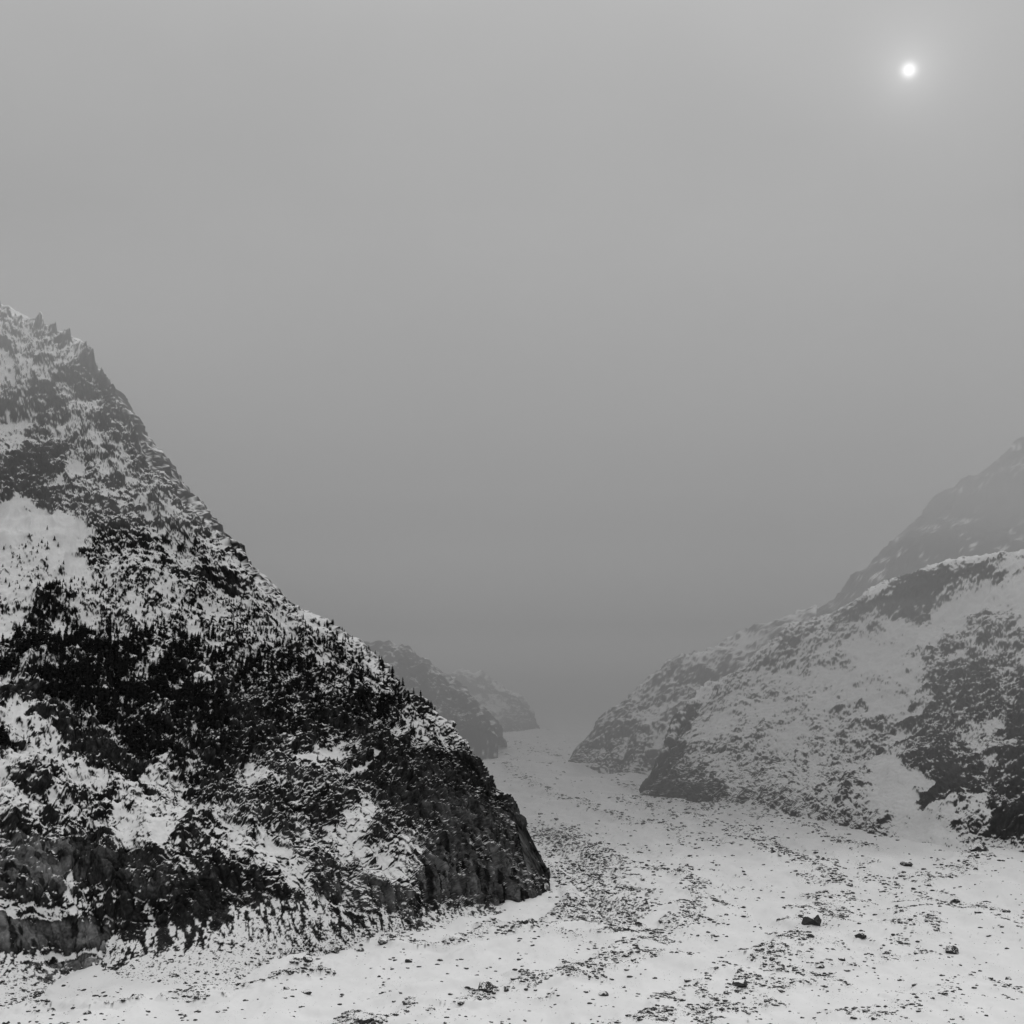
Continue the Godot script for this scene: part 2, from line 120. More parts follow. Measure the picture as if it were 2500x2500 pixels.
const DRIFTS := [
	[5, 1, [Vector2(48, -1574), Vector2(68, -1500), Vector2(66, -1404), Vector2(50, -1320), Vector2(34, -1272)]],
	[6, 0.5, [Vector2(-142, -948), Vector2(-83, -986), Vector2(-28, -1040)]],
	[7, 0.5, [Vector2(-50, -1140), Vector2(17, -1212), Vector2(84, -1248)]]]
const CREVASSED := [
	[38, 1, [Vector2(52, -1964), Vector2(91, -1770), Vector2(120, -1574), Vector2(118, -1404), Vector2(82, -1288)]],
	[21, 0.5, [Vector2(-9, -3392), Vector2(107, -3016), Vector2(221, -2850)]],
	[22, 0.3, [Vector2(209, -2332), Vector2(261, -1770)]]]
const BOULDERS := [
	[-21, -1008, 14.7, 5], [290, -1248, 19.3, 8], [629, -1714, 23.5, 7], [630, -1812, 10.9, 7], [-146, -1338, 12.6, 1], [-109, -1202, 9.3, 1], [-116, -1170, 10.0, 1], [-158, -1150, 8.9, 1],
	[-196, -1178, 9.1, 1], [-136, -1154, 6.9, 1], [-175, -1100, 9.4, 1], [-175, -1038, 7.1, 5], [-157, -992, 7.7, 5], [-15, -1340, 9.2, 2], [19, -1296, 8.9, 2], [12, -1256, 8.1, 2],
	[70, -986, 7.2, 5], [-89, -1104, 6.6, 1], [-63, -1128, 5.3, 1], [2, -1044, 5.8, 5], [-37, -954, 5.7, 5], [100, -1214, 7.3, 4], [108, -1218, 6.8, 4], [128, -1250, 6.4, 4],
	[126, -1284, 7.7, 4], [199, -1290, 5.5, 8], [141, -1034, 6.2, 6], [159, -1046, 5.4, 6], [163, -986, 4.7, 6], [178, -1014, 12.2, 6], [17, -914, 4.7, 5], [97, -920, 4.7, 5],
	[102, -932, 4.8, 5], [47, -2072, 8.0, 3], [71, -2016, 6.9, 3], [218, -1592, 5.5, 3], [220, -1566, 5.4, 3], [485, -1490, 7.7, 9], [463, -1476, 6.3, 9], [485, -1402, 9.6, 9],
	[471, -1296, 6.7, 9], [512, -1328, 8.0, 9], [411, -1070, 6.0, 9], [388, -1048, 4.0, 9], [377, -1062, 3.6, 9], [275, -1186, 7.1, 8], [325, -1200, 10.3, 8], [282, -1086, 5.1, 8],
	[500, -1616, 13.9, 7], [396, -1162, 14.0, 9], [285, -1116, 6.7, 8], [258, -1080, 7.4, 8], [353, -1420, 4.9, 8], [245, -1358, 4.7, 8], [-310, -1062, 5.5, 0], [-363, -996, 6.8, 0],
	[-339, -954, 7.4, 0], [-363, -932, 5.6, 0], [-303, -926, 5.6, 0], [-174, -996, 5.1, 5], [-256, -1048, 5.4, 5], [-101, -902, 11.6, 5], [-69, -910, 10.1, 5]]
const ZONES := [
	"in the rubble at the lower left corner",
	"at the foot of the talus below the spur",
	"in the hollow below the fluted nose of the spur",
	"among the broken ice beside the spur",
	"on the bend of the curved rubble band",
	"on the snow at bottom centre",
	"in the rubble band at bottom right of centre",
	"under the cliffs of the flank",
	"on the rubble band right of centre",
	"on the stony snow at the right edge"]
const ALONE := [
	"large dark boulder alone on clean snow near bottom centre",
	"largest dark boulder, on open snow at lower right of the glacier",
	"broad slab boulder resting under the flank cliffs at the right edge",
	"rounder boulder just up-slope of the broad slab under the flank",
	"flat dark boulder on the talus under the spur ledges"]
const SUN_AT := Vector3(0.2895, 0.4574, -0.8408)

var rng := RandomNumberGenerator.new()
var taken := {}


func _ready() -> void:
	rng.seed = 7
	make_camera()
	make_light()
	var glacier := make_glacier()
	var spur := make_face("spur_mountain", SPUR, SPUR_MATTER, {"u": [12, 34, 90, 84, 84, 100, 100, 90, 78, 74, 60, 44], "v": [84, 130, 140, 160, 130, 60, 14, 6], "label": "steep near mountain spur with forest, cliffs and jagged summit on the left", "k": 1.0, "seed": 3, "dip": 0.25, "lean": 0.4, "pinnacles": 1.0, "snow": 0.40, "rough": 1.0})
	var flank := make_face("flank_mountain", FLANK, FLANK_MATTER, {"u": [4, 14, 36, 46, 54, 54, 54, 54, 48, 30], "v": [40, 60, 80, 80, 60, 36, 8, 4], "label": "snowy mountain flank with dark slanting cliffs at the right edge", "k": 1.5, "seed": 13, "dip": -0.4, "lean": -0.8, "pinnacles": 0.0, "snow": 0.47, "rough": 0.45})
	make_face("ridge_mountain", FAR_RIDGE, [], {"u": [6, 8, 14, 24, 24, 24, 24, 20, 16], "v": [10, 40, 50, 40, 6, 3], "label": "hazy rocky ridge just behind the nose of the near spur", "k": 2.4, "seed": 23, "dip": 0.2, "lean": 0.3, "pinnacles": 0.0, "rough": 0.6, "snow": -0.2})
	make_face("knoll_mountain", FAR_KNOLL, [], {"u": [10, 14, 18, 18, 16, 10, 8], "v": [8, 24, 30, 24, 5, 3], "label": "faintest low rock knoll at the far bend of the glacier", "k": 2.6, "seed": 33, "dip": 0.2, "lean": 0.3, "pinnacles": 0.0, "rough": 0.6, "snow": -0.05})
	make_face("pass_mountain", FAR_SPUR, [], {"u": [8, 14, 18, 20, 24, 24, 20, 14], "v": [10, 36, 44, 36, 5, 3], "label": "hazy dark-edged spur left of and behind the snowy flank", "k": 2.2, "seed": 43, "dip": -0.2, "lean": -0.5, "pinnacles": 0.0, "rough": 0.6, "snow": -0.05})
	make_face("peak_mountain", PEAK, [], {"u": [12, 16, 20, 20, 20, 16], "v": [6, 30, 40, 36, 5, 3], "label": "dim dark peak almost lost in cloud behind the snowy flank", "k": 2.8, "seed": 63, "dip": -0.2, "lean": -0.5, "pinnacles": 0.0, "rough": 0.4, "snow": -0.6})
	make_fog()
	make_trees(spur)
	make_boulders(glacier)
	make_rubble(glacier, spur, flank)


# ---------------------------------------------------------------- camera, air, light

func make_camera() -> void:
	var c := Camera3D.new()
	c.name = "camera"
	add_child(c)
	c.position = Vector3(0, 220, 0)
	c.rotation_degrees.x = 8.87
	c.fov = 45.0
	c.near = 1.0
	c.far = 20000.0
	c.current = true


func make_light() -> void:
	var e := Environment.new()
	e.background_mode = Environment.BG_SKY
	e.sky = Sky.new()
	var m := PanoramaSkyMaterial.new()
	m.panorama = overcast()
	e.sky.sky_material = m
	e.sky_rotation.y = PI
	e.tonemap_mode = Environment.TONE_MAPPER_LINEAR
	e.tonemap_exposure = 1.11
	e.sdfgi_enabled = true
	e.ssao_enabled = true
	e.ssil_enabled = true
	e.volumetric_fog_enabled = true
	e.volumetric_fog_density = 0.0
	var w := WorldEnvironment.new()
	w.name = "air"
	w.environment = e
	add_child(w)
	var s := DirectionalLight3D.new()
	s.name = "sun"
	s.light_energy = 0.5
	s.light_color = Color(1, 1, 1)
	s.light_angular_distance = 12.0
	s.shadow_enabled = true
	add_child(s)
	s.look_at_from_position(SUN_AT * 100.0, Vector3.ZERO)


func overcast() -> ImageTexture:
	# an even cloud deck, brighter towards the zenith, with the veiled disc of the sun and its aureole
	var w := 3072
	var h := 1536
	var im := Image.create_empty(w / 8, h / 8, false, Image.FORMAT_RGBF)
	var soft := noise(91, 0.55, 4)
	for y in h / 8:
		var el := (0.5 - (y + 0.5) / (h / 8)) * PI
		for x in w / 8:
			var az := (x + 0.5) / (w / 8) * TAU
			var billow := soft.get_noise_3d(sin(az) * cos(el), sin(el) * 1.6, -cos(az) * cos(el))
			var l := 0.278 * (1.0 + 3.9 * pow(maxf(sin(el), 0.0), 3.0)) * (1.0 + 0.10 * billow)
			im.set_pixel(x, y, Color(l, l, l))
	im.resize(w, h, Image.INTERPOLATE_CUBIC)
	var cx := (atan2(SUN_AT.x, -SUN_AT.z) / TAU + 0.5) * w
	var cy := (0.5 - asin(SUN_AT.y) / PI) * h
	for y in range(maxi(0, int(cy) - 260), mini(h, int(cy) + 260)):
		for x in range(int(cx) - 300, int(cx) + 300):
			var el := (0.5 - (y + 0.5) / h) * PI
			var az := ((x + 0.5) / w - 0.5) * TAU
			var d := Vector3(sin(az) * cos(el), sin(el), -cos(az) * cos(el))
			var a := rad_to_deg(d.angle_to(SUN_AT))
			var fade := smoothstep(26.0, 8.0, a)
			var g := 0.17 * exp(-a / 0.8) + 0.06 * exp(-a / 3.0) * fade
			g += 0.7 * exp(-pow(a / 0.25, 2.0))
			if g > 0.0005:
				var l := im.get_pixel(posmod(x, w), y).r + g
				im.set_pixel(posmod(x, w), y, Color(l, l, l))
	return ImageTexture.create_from_image(im)


func make_fog() -> void:
	fog_bank("valley_fog", Vector3(300, 60, -4650), Vector3(9000, 738, 5900), 0.0010, "pale even mist filling the upper valley beyond the spur")
	fog_bank("cloud_deck", Vector3(300, 625, -2400), Vector3(12000, 370, 2000), 0.00076, "grey cloud deck hiding the heights of both valley sides")
	fog_bank("summit_cloud", Vector3(300, 685, -1760), Vector3(12000, 240, 1720), 0.0004, "thin higher cloud veiling the jagged summit of the spur")


func fog_bank(called: String, at: Vector3, size: Vector3, density: float, label: String, turned := 0.0) -> void:
	var f := FogVolume.new()
	f.name = called
	f.shape = RenderingServer.FOG_VOLUME_SHAPE_BOX
	f.rotation_degrees.y = turned
	f.size = size
	f.position = at
	var m := FogMaterial.new()
	m.albedo = Color(1, 1, 1)
	m.density = density
	f.material = m
	tag(f, label, "fog", "", "stuff")
	add_child(f)


# ---------------------------------------------------------------- helpers

func tag(o: Node, label: String, category: String, group := "", kind := "") -> void:
	o.set_meta("label", label)
	o.set_meta("category", category)
	if group:
		o.set_meta("group", group)
	if kind:
		o.set_meta("kind", kind)


func numbered(called: String) -> String:
	taken[called] = taken.get(called, -1) + 1
	return called if taken[called] == 0 else "%s_%03d" % [called, taken[called]]


func noise(seed_: int, wave: float, octaves := 3, ridged := false, gain := 0.5) -> FastNoiseLite:
	var n := FastNoiseLite.new()
	n.noise_type = FastNoiseLite.TYPE_SIMPLEX_SMOOTH
	n.seed = seed_
	n.frequency = 1.0 / wave
	n.fractal_type = FastNoiseLite.FRACTAL_RIDGED if ridged else FastNoiseLite.FRACTAL_FBM
	n.fractal_octaves = octaves
	n.fractal_gain = gain
	return n


func ground_material() -> StandardMaterial3D:
	var m := StandardMaterial3D.new()
	m.vertex_color_use_as_albedo = true
	m.roughness = 0.95
	m.metallic_specular = 0.2
	return m


func spline(a: Vector3, b: Vector3, c: Vector3, d: Vector3, f: float) -> Vector3:
	return b + 0.5 * f * (c - a + f * (2.0 * a - 5.0 * b + 4.0 * c - d + f * (3.0 * (b - c) + d - a)))


func along(p: Array, t: float) -> Vector3:
	var n := p.size()
	var i := mini(int(t), n - 2)
	return spline(p[maxi(i - 1, 0)], p[i], p[i + 1], p[mini(i + 2, n - 1)], t - i)


func steps(counts: Array) -> PackedFloat32Array:
	var out := PackedFloat32Array()
	for k in counts.size():
		for i in counts[k]:
			out.append(k + float(i) / counts[k])
	out.append(counts.size() - 0.0001)
	return out


# a map of what covers the ground, on square cells in a plane of the scene (metres)
class Cover:
	var x0: float
	var y0: float
	var cell: float
	var w: int
	var h: int
	var data := []

	func _init(ax: float, ay: float, bx: float, by: float, size: float, layers: int) -> void:
		x0 = ax
		y0 = ay
		cell = size
		w = int((bx - ax) / size) + 2
		h = int((by - ay) / size) + 2
		for k in layers:
			var a := PackedFloat32Array()
			a.resize(w * h)
			data.append(a)

	func stroke(a: Vector2, b: Vector2, r: float, values: Array, add := false) -> void:
		var lo := a.min(b) - Vector2(r, r)
		var hi := a.max(b) + Vector2(r, r)
		var ab := b - a
		var l2 := maxf(ab.length_squared(), 1e-6)
		for j in range(maxi(0, int((lo.y - y0) / cell)), mini(h, int((hi.y - y0) / cell) + 2)):
			for i in range(maxi(0, int((lo.x - x0) / cell)), mini(w, int((hi.x - x0) / cell) + 2)):
				var p := Vector2(x0 + i * cell, y0 + j * cell)
				var t := clampf((p - a).dot(ab) / l2, 0.0, 1.0)
				var d := p.distance_to(a + ab * t) / r
				if d < 1.0:
					var s := smoothstep(1.0, 0.45, d)
					for k in values.size():
						if values[k] < -8.0:
							continue
						var was: float = data[k][j * w + i]
						data[k][j * w + i] = maxf(was, values[k] * s) if add else lerpf(was, values[k], s)

	func value(k: int, x: float, y: float) -> float:
		var fx := clampf((x - x0) / cell, 0.0, w - 1.001)
		var fy := clampf((y - y0) / cell, 0.0, h - 1.001)
		var i := int(fx)
		var j := int(fy)
		fx -= i
		fy -= j
		var a: PackedFloat32Array = data[k]
		var n := j * w + i
		return lerpf(lerpf(a[n], a[n + 1], fx), lerpf(a[n + w], a[n + w + 1], fx), fy)


func grid_mesh(nu: int, nv: int, pos: PackedVector3Array, nor: PackedVector3Array, col: PackedColorArray) -> ArrayMesh:
	var idx := PackedInt32Array()
	idx.resize((nu - 1) * (nv - 1) * 6)
	var n := 0
	for j in nv - 1:
		for i in nu - 1:
			var a := j * nu + i
			idx[n] = a
			idx[n + 1] = a + nu
			idx[n + 2] = a + nu + 1
			idx[n + 3] = a
			idx[n + 4] = a + nu + 1
			idx[n + 5] = a + 1
			n += 6
	var arr := []
	arr.resize(Mesh.ARRAY_MAX)
	arr[Mesh.ARRAY_VERTEX] = pos
	arr[Mesh.ARRAY_NORMAL] = nor
	arr[Mesh.ARRAY_COLOR] = col
	arr[Mesh.ARRAY_INDEX] = idx
	var m := ArrayMesh.new()
	m.add_surface_from_arrays(Mesh.PRIMITIVE_TRIANGLES, arr)
	return m


func grid_normals(nu: int, nv: int, pos: PackedVector3Array) -> PackedVector3Array:
	var nor := PackedVector3Array()
	nor.resize(nu * nv)
	for j in nv:
		var jd := maxi(j - 1, 0) * nu
		var ju := mini(j + 1, nv - 1) * nu
		for i in nu:
			var du := pos[j * nu + mini(i + 1, nu - 1)] - pos[j * nu + maxi(i - 1, 0)]
			nor[j * nu + i] = du.cross(pos[ju + i] - pos[jd + i]).normalized()
	return nor


func place_mesh(called: String, mesh: Mesh, m: Material, parent: Node = self) -> MeshInstance3D:
	var o := MeshInstance3D.new()
	o.name = called
	o.mesh = mesh
	o.material_override = m
	parent.add_child(o, true)
	return o


# ---------------------------------------------------------------- mountains

func make_face(called: String, rows: Array, matter: Array, p: Dictionary) -> Dictionary:
	var us := steps(p.u)
	var vs := steps(p.v)
	var nu := us.size()
	var nv := vs.size()
	var k: float = p.k
	var wide := []
	for r in rows:
		var line := PackedVector3Array()
		for u in us:
			line.append(along(r, u))
		wide.append(line)
	var base := PackedVector3Array()
	base.resize(nu * nv)
	var last := rows.size() - 1
	for j in nv:
		var r := mini(int(vs[j]), last - 1)
		var f := vs[j] - r
		var ra: PackedVector3Array = wide[maxi(r - 1, 0)]
		var rb: PackedVector3Array = wide[r]
		var rc: PackedVector3Array = wide[r + 1]
		var rd: PackedVector3Array = wide[mini(r + 2, last)]
		for i in nu:
			base[j * nu + i] = spline(ra[i], rb[i], rc[i], rd[i], f)
	var flat := grid_normals(nu, nv, base)
	var lo := base[0]
	var hi := base[0]
	for q in base:
		lo = lo.min(q)
		hi = hi.max(q)
	var cover := Cover.new(lo.x, lo.y, hi.x, hi.y, 2.0 * k, 5)
	for s in matter:
		cover.stroke(Vector2(s[0], s[1]), Vector2(s[2], s[3]), s[4] * 1.35, [s[5], s[6], s[7], s[8], s[9]])
	var sd: int = p.seed
	var n_warp := noise(sd, 34.0 * k, 3)
	var n_big := noise(sd + 1, 150.0 * k, 3)
	var n_ridge := noise(sd + 2, 46.0 * k, 5, true, 0.55)
	var n_mid := noise(sd + 3, 17.0 * k, 3)
	var n_fine := noise(sd + 4, 3.6 * k, 2, false, 0.7)
	var n_flute := noise(sd + 5, 17.0 * k, 4, true)
	var n_speck := noise(sd + 6, 11.0 * k, 4, false, 0.75)
	var n_gully := noise(sd + 10, 48.0 * k, 3, true)
	var n_joint := noise(sd + 11, 11.0 * k, 1)
	n_joint.noise_type = FastNoiseLite.TYPE_CELLULAR
	n_joint.fractal_type = FastNoiseLite.FRACTAL_NONE
	n_joint.cellular_return_type = FastNoiseLite.RETURN_DISTANCE2_SUB
	var n_block: FastNoiseLite = n_joint.duplicate()
	n_block.cellular_return_type = FastNoiseLite.RETURN_CELL_VALUE
	var n_streak := noise(sd + 9, 7.0 * k, 3, true)
	var n_patch := noise(sd + 7, 55.0 * k, 3)
	var n_tone := noise(sd + 8, 24.0 * k, 4)
	var pos := PackedVector3Array()
	pos.resize(nu * nv)
	var bias := PackedFloat32Array()
	bias.resize(nu * nv)
	var wood := PackedFloat32Array()
	wood.resize(nu * nv)
	var pale := PackedFloat32Array()
	pale.resize(nu * nv)
	var drips := PackedFloat32Array()
	drips.resize(nu * nv)
	var lean: float = p.lean
	var rough: float = p.rough
	var edge := PackedFloat32Array()
	for u in us:
		edge.append(smoothstep(0.0, 1.0, u) * smoothstep(rows[0].size() - 0.4, rows[0].size() - 1.8, u))
	var crest := float(last - 2)
	for j in nv:
		var talus := smoothstep(1.12, 0.92, vs[j])
		var bend := lerpf(6.0, 20.0, smoothstep(1.2, 2.2, vs[j]))
		var top := smoothstep(0.16, 0.0, absf(vs[j] - crest))
		for i in nu:
			var n := j * nu + i
			var q := base[n]
			var wx := n_warp.get_noise_3dv(q)
			var wy := n_warp.get_noise_3d(q.x + 500.0, q.y, q.z)
			var cx := q.x + wx * bend * k
			var cy := q.y + wy * bend * 0.8 * k
			var b := cover.value(0, cx, cy)
			var fl := cover.value(1, cx, cy)
			var bare := cover.value(3, cx, cy)
			b += 0.22 * n_patch.get_noise_3dv(q) * (1.0 - talus)
			var gully := n_gully.get_noise_3d(q.x + lean * q.y, q.y * 0.22, q.z * 0.6)
			b -= 0.42 * gully * (1.0 - talus) * (1.0 - smoothstep(0.5, 0.9, b))
			b = lerpf(b, -0.20 + minf(0.0, b + 0.15) * (1.0 - bare), talus * 0.9)
			var rocky := clampf(0.5 - b, 0.0, 1.0) * (1.0 - talus) * (1.0 - 0.55 * bare)
			var mid := n_mid.get_noise_3dv(q)
			var slant := Vector3(q.x + lean * q.y, q.y * 0.35, q.z)
			var d := 16.0 * k * n_big.get_noise_3dv(q) * (1.0 - talus)
			d += rough * rocky * 9.0 * k * (n_ridge.get_noise_3dv(slant) - 0.2)
			d += (0.35 + rocky) * 2.2 * k * mid + rough * 8.0 * k * (gully - 0.1) * (1.0 - talus)
			var blocky := Vector3(q.x + lean * 0.4 * q.y, q.y * lerpf(0.6, 0.16, fl), q.z)
			var hard := clampf(rocky * 1.4 + bare, 0.0, 1.0) * (1.0 - talus) * (1.0 - 0.65 * bare * (1.0 - fl))
			if hard > 0.05:
				d += rough * hard * k * (1.5 * n_block.get_noise_3dv(blocky) - 2.8 * smoothstep(0.16, 0.0, n_joint.get_noise_3dv(blocky) + 1.0))
			d += (0.3 + 0.7 * rocky) * 0.8 * k * n_fine.get_noise_3dv(q)
			if fl > 0.02:
				d += fl * 8.0 * k * n_flute.get_noise_3d(q.x + lean * 0.5 * q.y, q.y * 0.10, q.z)
			var hgt := (q.y + float(p.dip) * q.x + 22.0 * k * wx + 5.0 * mid * k) / (22.0 * k)
			var fr := hgt - floorf(hgt)
			var out := flat[n]
			var step := (fr / 0.78 if fr < 0.78 else (1.0 - fr) / 0.22) - 0.5
			var face := Vector3(out.x, 0.0, out.z) * (step * rocky * (1.0 - 0.5 * fl) * 3.6 * k)
			var keep := edge[i]
			q += (out * d + face) * keep
			if float(p.pinnacles) > 0.0 and top > 0.0:
				var s := clampf((q.y - 480.0) / 160.0, 0.0, 1.0) * top
				q.y += s * 30.0 * smoothstep(-0.05, 0.12, n_mid.get_noise_3d(q.x * 0.7, 7.0, q.z * 0.7)) * (0.5 + n_warp.get_noise_2d(q.x * 1.5, 3.0))
			pos[n] = q
			bias[n] = b
			wood[n] = cover.value(2, cx, cy) * (1.0 - talus) * clampf(0.75 + 1.3 * n_patch.get_noise_3d(q.x * 1.6, q.y * 1.6, q.z), 0.12, 1.1)
			pale[n] = bare
			drips[n] = lerpf(cover.value(4, cx, cy), 0.42, smoothstep(0.1, 0.9, vs[j]) * talus)
	var nor := grid_normals(nu, nv, pos)
	var col := PackedColorArray()
	col.resize(nu * nv)
	var plus: float = p.snow
	for n in nu * nv:
		var q := pos[n]
		var slant := Vector3(q.x + lean * q.y, q.y * 0.55, q.z)
		var fine := n_fine.get_noise_3dv(q)
		var sp := n_speck.get_noise_3dv(slant)
		var v := (nor[n].y - 0.58) * 1.5 + bias[n] * 1.15 + plus + 1.0 * sp + 0.5 * fine
		if drips[n] > 0.02:
			v -= drips[n] * 3.6 * maxf(0.0, n_streak.get_noise_3d(q.x + 0.35 * q.y, q.y * 0.05, q.z * 0.3) - 0.1)
		var s := smoothstep(-0.10, 0.10, v)
		var tone := n_tone.get_noise_3d(q.x, q.y * 0.3, q.z)
		var rock := (0.020 + 0.115 * pale[n]) * (1.0 + 0.7 * tone + 0.6 * fine + 0.4 * sp)
		if pale[n] > 0.1:
			var at := Vector3(q.x + lean * 0.4 * q.y, q.y * 0.35, q.z)
			rock *= (1.0 + 0.45 * n_block.get_noise_3dv(at)) * (1.0 - 0.45 * smoothstep(0.10, 0.02, n_joint.get_noise_3dv(at) + 1.0))  # tone varies by block; shade of the joint grooves is painted into the colour
			var wet := n_tone.get_noise_3d(q.x * 1.8, q.y * 0.12, q.z * 1.8 + 70.0)
			rock *= 1.0 - 0.85 * smoothstep(0.05, 0.25, wet) * minf(1.0, pale[n] * 1.5)
		var snow := 0.76 + 0.05 * fine
		rock = maxf(rock, 0.008) + 0.10 * maxf(0.0, sp - 0.05) * (1.0 - pale[n])
		var c := lerpf(rock, snow, s)
		col[n] = Color(c, c, c)
	var o := place_mesh(called, grid_mesh(nu, nv, pos, nor, col), ground_material())
	tag(o, p.label, "mountain", "", "structure")
	return {"nu": nu, "nv": nv, "pos": pos, "nor": nor, "wood": wood, "bias": bias, "vs": vs}


# ---------------------------------------------------------------- glacier

const FALL := [[600, -8], [900, 0], [1200, 3], [1500, 10], [1900, 30], [2400, 60], [3200, 113], [3700, 134], [5000, 210], [6600, 330], [9000, 520]]


func fall(d: float) -> float:
	for k in FALL.size() - 1:
		if d < FALL[k + 1][0]:
			return lerpf(FALL[k][1], FALL[k + 1][1], (d - FALL[k][0]) / (FALL[k + 1][0] - FALL[k][0]))
	return 520.0


class Ice:
	var host: Node3D
	var cover: Cover
	var levels := PackedFloat32Array()
	var n_hill: FastNoiseLite
	var n_hum: FastNoiseLite
	var n_rough: FastNoiseLite
	var n_crack: FastNoiseLite
	var n_warp: FastNoiseLite

	func level(d: float) -> float:
		var f := clampf(d / 20.0, 0.0, levels.size() - 2.0)
		var i := int(f)
		return lerpf(levels[i], levels[i + 1], f - i)

	func debris(x: float, z: float) -> float:
		var w := n_warp.get_noise_2d(x, z)
		var w2 := n_warp.get_noise_2d(x + 900.0, z)
		return cover.value(0, x + 22.0 * w, z + 50.0 * w2)

	func cracks(x: float, z: float) -> float:
		return cover.value(1, x, z)

	func height(x: float, z: float, de: float, cr: float) -> float:
		var y := level(-z)
		y += 8.0 * n_hill.get_noise_2d(x, z * 0.6) + 2.6 * n_hum.get_noise_2d(x, z * 0.6) + 4.0 * de
		y += (0.3 + 1.0 * de) * n_rough.get_noise_2d(x, z * 0.6)
		y += 7.0 * cover.value(2, x, z)
		if cr > 0.01:
			var p := x * 0.94 - z * 0.34
			var q := x * 0.34 + z * 0.94
			y += cr * 2.4 * (n_crack.get_noise_2d(p, q * 0.10) - 0.3)
		return y


func make_glacier() -> Ice:
	var ice := Ice.new()
	for k in 400:
		var d := k * 20.0
		ice.levels.append((fall(d - 160) + fall(d - 80) + fall(d) + fall(d + 80) + fall(d + 160)) / 5.0)
	ice.cover = Cover.new(-900, -4200, 1800, -600, 8.0, 3)
	ice.n_hill = noise(51, 140.0, 2)
	ice.n_hum = noise(52, 38.0, 3)
	ice.n_rough = noise(53, 9.0, 3, false, 0.6)
	ice.n_crack = noise(54, 22.0, 3, true)
	ice.n_warp = noise(55, 60.0, 3)
	for b in DEBRIS:
		for k in b[2].size() - 1:
			ice.cover.stroke(b[2][k], b[2][k + 1], b[0] * 1.8, [b[1]], true)
	for b in CREVASSED:
		for k in b[2].size() - 1:
			ice.cover.stroke(b[2][k], b[2][k + 1], b[0] * 1.5, [0.0, b[1]], true)
	for b in DRIFTS:
		for k in b[2].size() - 1:
			ice.cover.stroke(b[2][k], b[2][k + 1], b[0] * 2.0, [0.0, 0.0, b[1]], true)
	var nu := 1040
	var nv := 600
	var pos := PackedVector3Array()
	pos.resize(nu * nv)
	var dirt := PackedFloat32Array()
	dirt.resize(nu * nv)
	var crack := PackedFloat32Array()
	crack.resize(nu * nv)
	for j in nv:
		var z := -620.0 * pow(6800.0 / 620.0, float(j) / (nv - 1))
		for i in nu:
			var x := z * -0.58 * (2.0 * i / (nu - 1) - 1.0)
			var n := j * nu + i
			var de := ice.debris(x, z)
			var cr := ice.cracks(x, z)
			dirt[n] = de
			crack[n] = cr
			pos[n] = Vector3(x, ice.height(x, z, de, cr), z)
	var nor := grid_normals(nu, nv, pos)
	var n_speck := noise(56, 11.0, 3, false, 0.65)
	var n_patch := noise(57, 45.0, 3)
	var n_fleck := noise(58, 8.0, 3, true, 0.6)
	var col := PackedColorArray()
	col.resize(nu * nv)
	for n in nu * nv:
		var q := pos[n]
		var sp := n_speck.get_noise_2d(q.x, q.z)
		var pa := n_patch.get_noise_2d(q.x, q.z * 0.5)
		var de := dirt[n] + 0.12 + 0.25 * pa
		var fleck := n_fleck.get_noise_2d(q.x * 0.94 - q.z * 0.34, (q.x * 0.34 + q.z * 0.94) * 0.08)
		var v := sp * 1.3 + de * 0.35 - 0.95 + crack[n] * 0.1 + crack[n] * (1.5 * fleck - 0.3)
		var s := smoothstep(-0.08, 0.10, v)
		var c := lerpf(0.75 + 0.05 * pa, 0.06 + 0.03 * sp, s)
		col[n] = Color(c, c, c)
	var o := place_mesh("glacier", grid_mesh(nu, nv, pos, nor, col), ground_material())
	tag(o, "snow-covered glacier winding down the valley floor with curved rubble bands", "glacier", "", "structure")
	return ice


# ---------------------------------------------------------------- trees

func conifer(seed_: int, slim: float) -> Array:
	var r := RandomNumberGenerator.new()
	r.seed = seed_
	var t := SurfaceTool.new()
	t.begin(Mesh.PRIMITIVE_TRIANGLES)
	for k in 6:
		var a := TAU * k / 6.0
		var b := TAU * (k + 1) / 6.0
		var p0 := Vector3(cos(a), 0, sin(a)) * 0.022
		var p1 := Vector3(cos(b), 0, sin(b)) * 0.022
		t.add_vertex(p0 - Vector3(0, 0.12, 0))
		t.add_vertex(Vector3(0, 0.95, 0))
		t.add_vertex(p1 - Vector3(0, 0.12, 0))
	t.generate_normals()
	var trunk := t.commit()
	var c := SurfaceTool.new()
	c.begin(Mesh.PRIMITIVE_TRIANGLES)
	var whorls := 15
	for w in whorls:
		var f := (w + r.randf() * 0.5) / whorls
		var y := 0.08 + 0.9 * f
		var reach := slim * pow(1.0 - f, 0.75) * (0.75 + 0.5 * r.randf()) + 0.012
		var arms := 9 if w < 9 else 6
		var start := r.randf() * TAU
		for k in arms:
			if r.randf() < 0.12:
				continue
			var a := start + TAU * k / arms + r.randf_range(-0.3, 0.3)
			var l := reach * r.randf_range(0.65, 1.2)
			var out := Vector3(cos(a), 0, sin(a))
			var side := Vector3(-sin(a), 0, cos(a)) * l * 0.42
			var root := Vector3(0, y + 0.035, 0)
			var mid := out * l * 0.6 + Vector3(0, y + 0.005, 0)
			var tip := out * l + Vector3(0, y - 0.30 * l, 0)
			for tri in [[root, mid + side, mid - side], [mid + side, tip, mid - side], [root, mid + Vector3(0, -0.055, 0), tip]]:
				for q in tri:
					c.add_vertex(q)
	c.generate_normals()
	return [trunk, c.commit()]


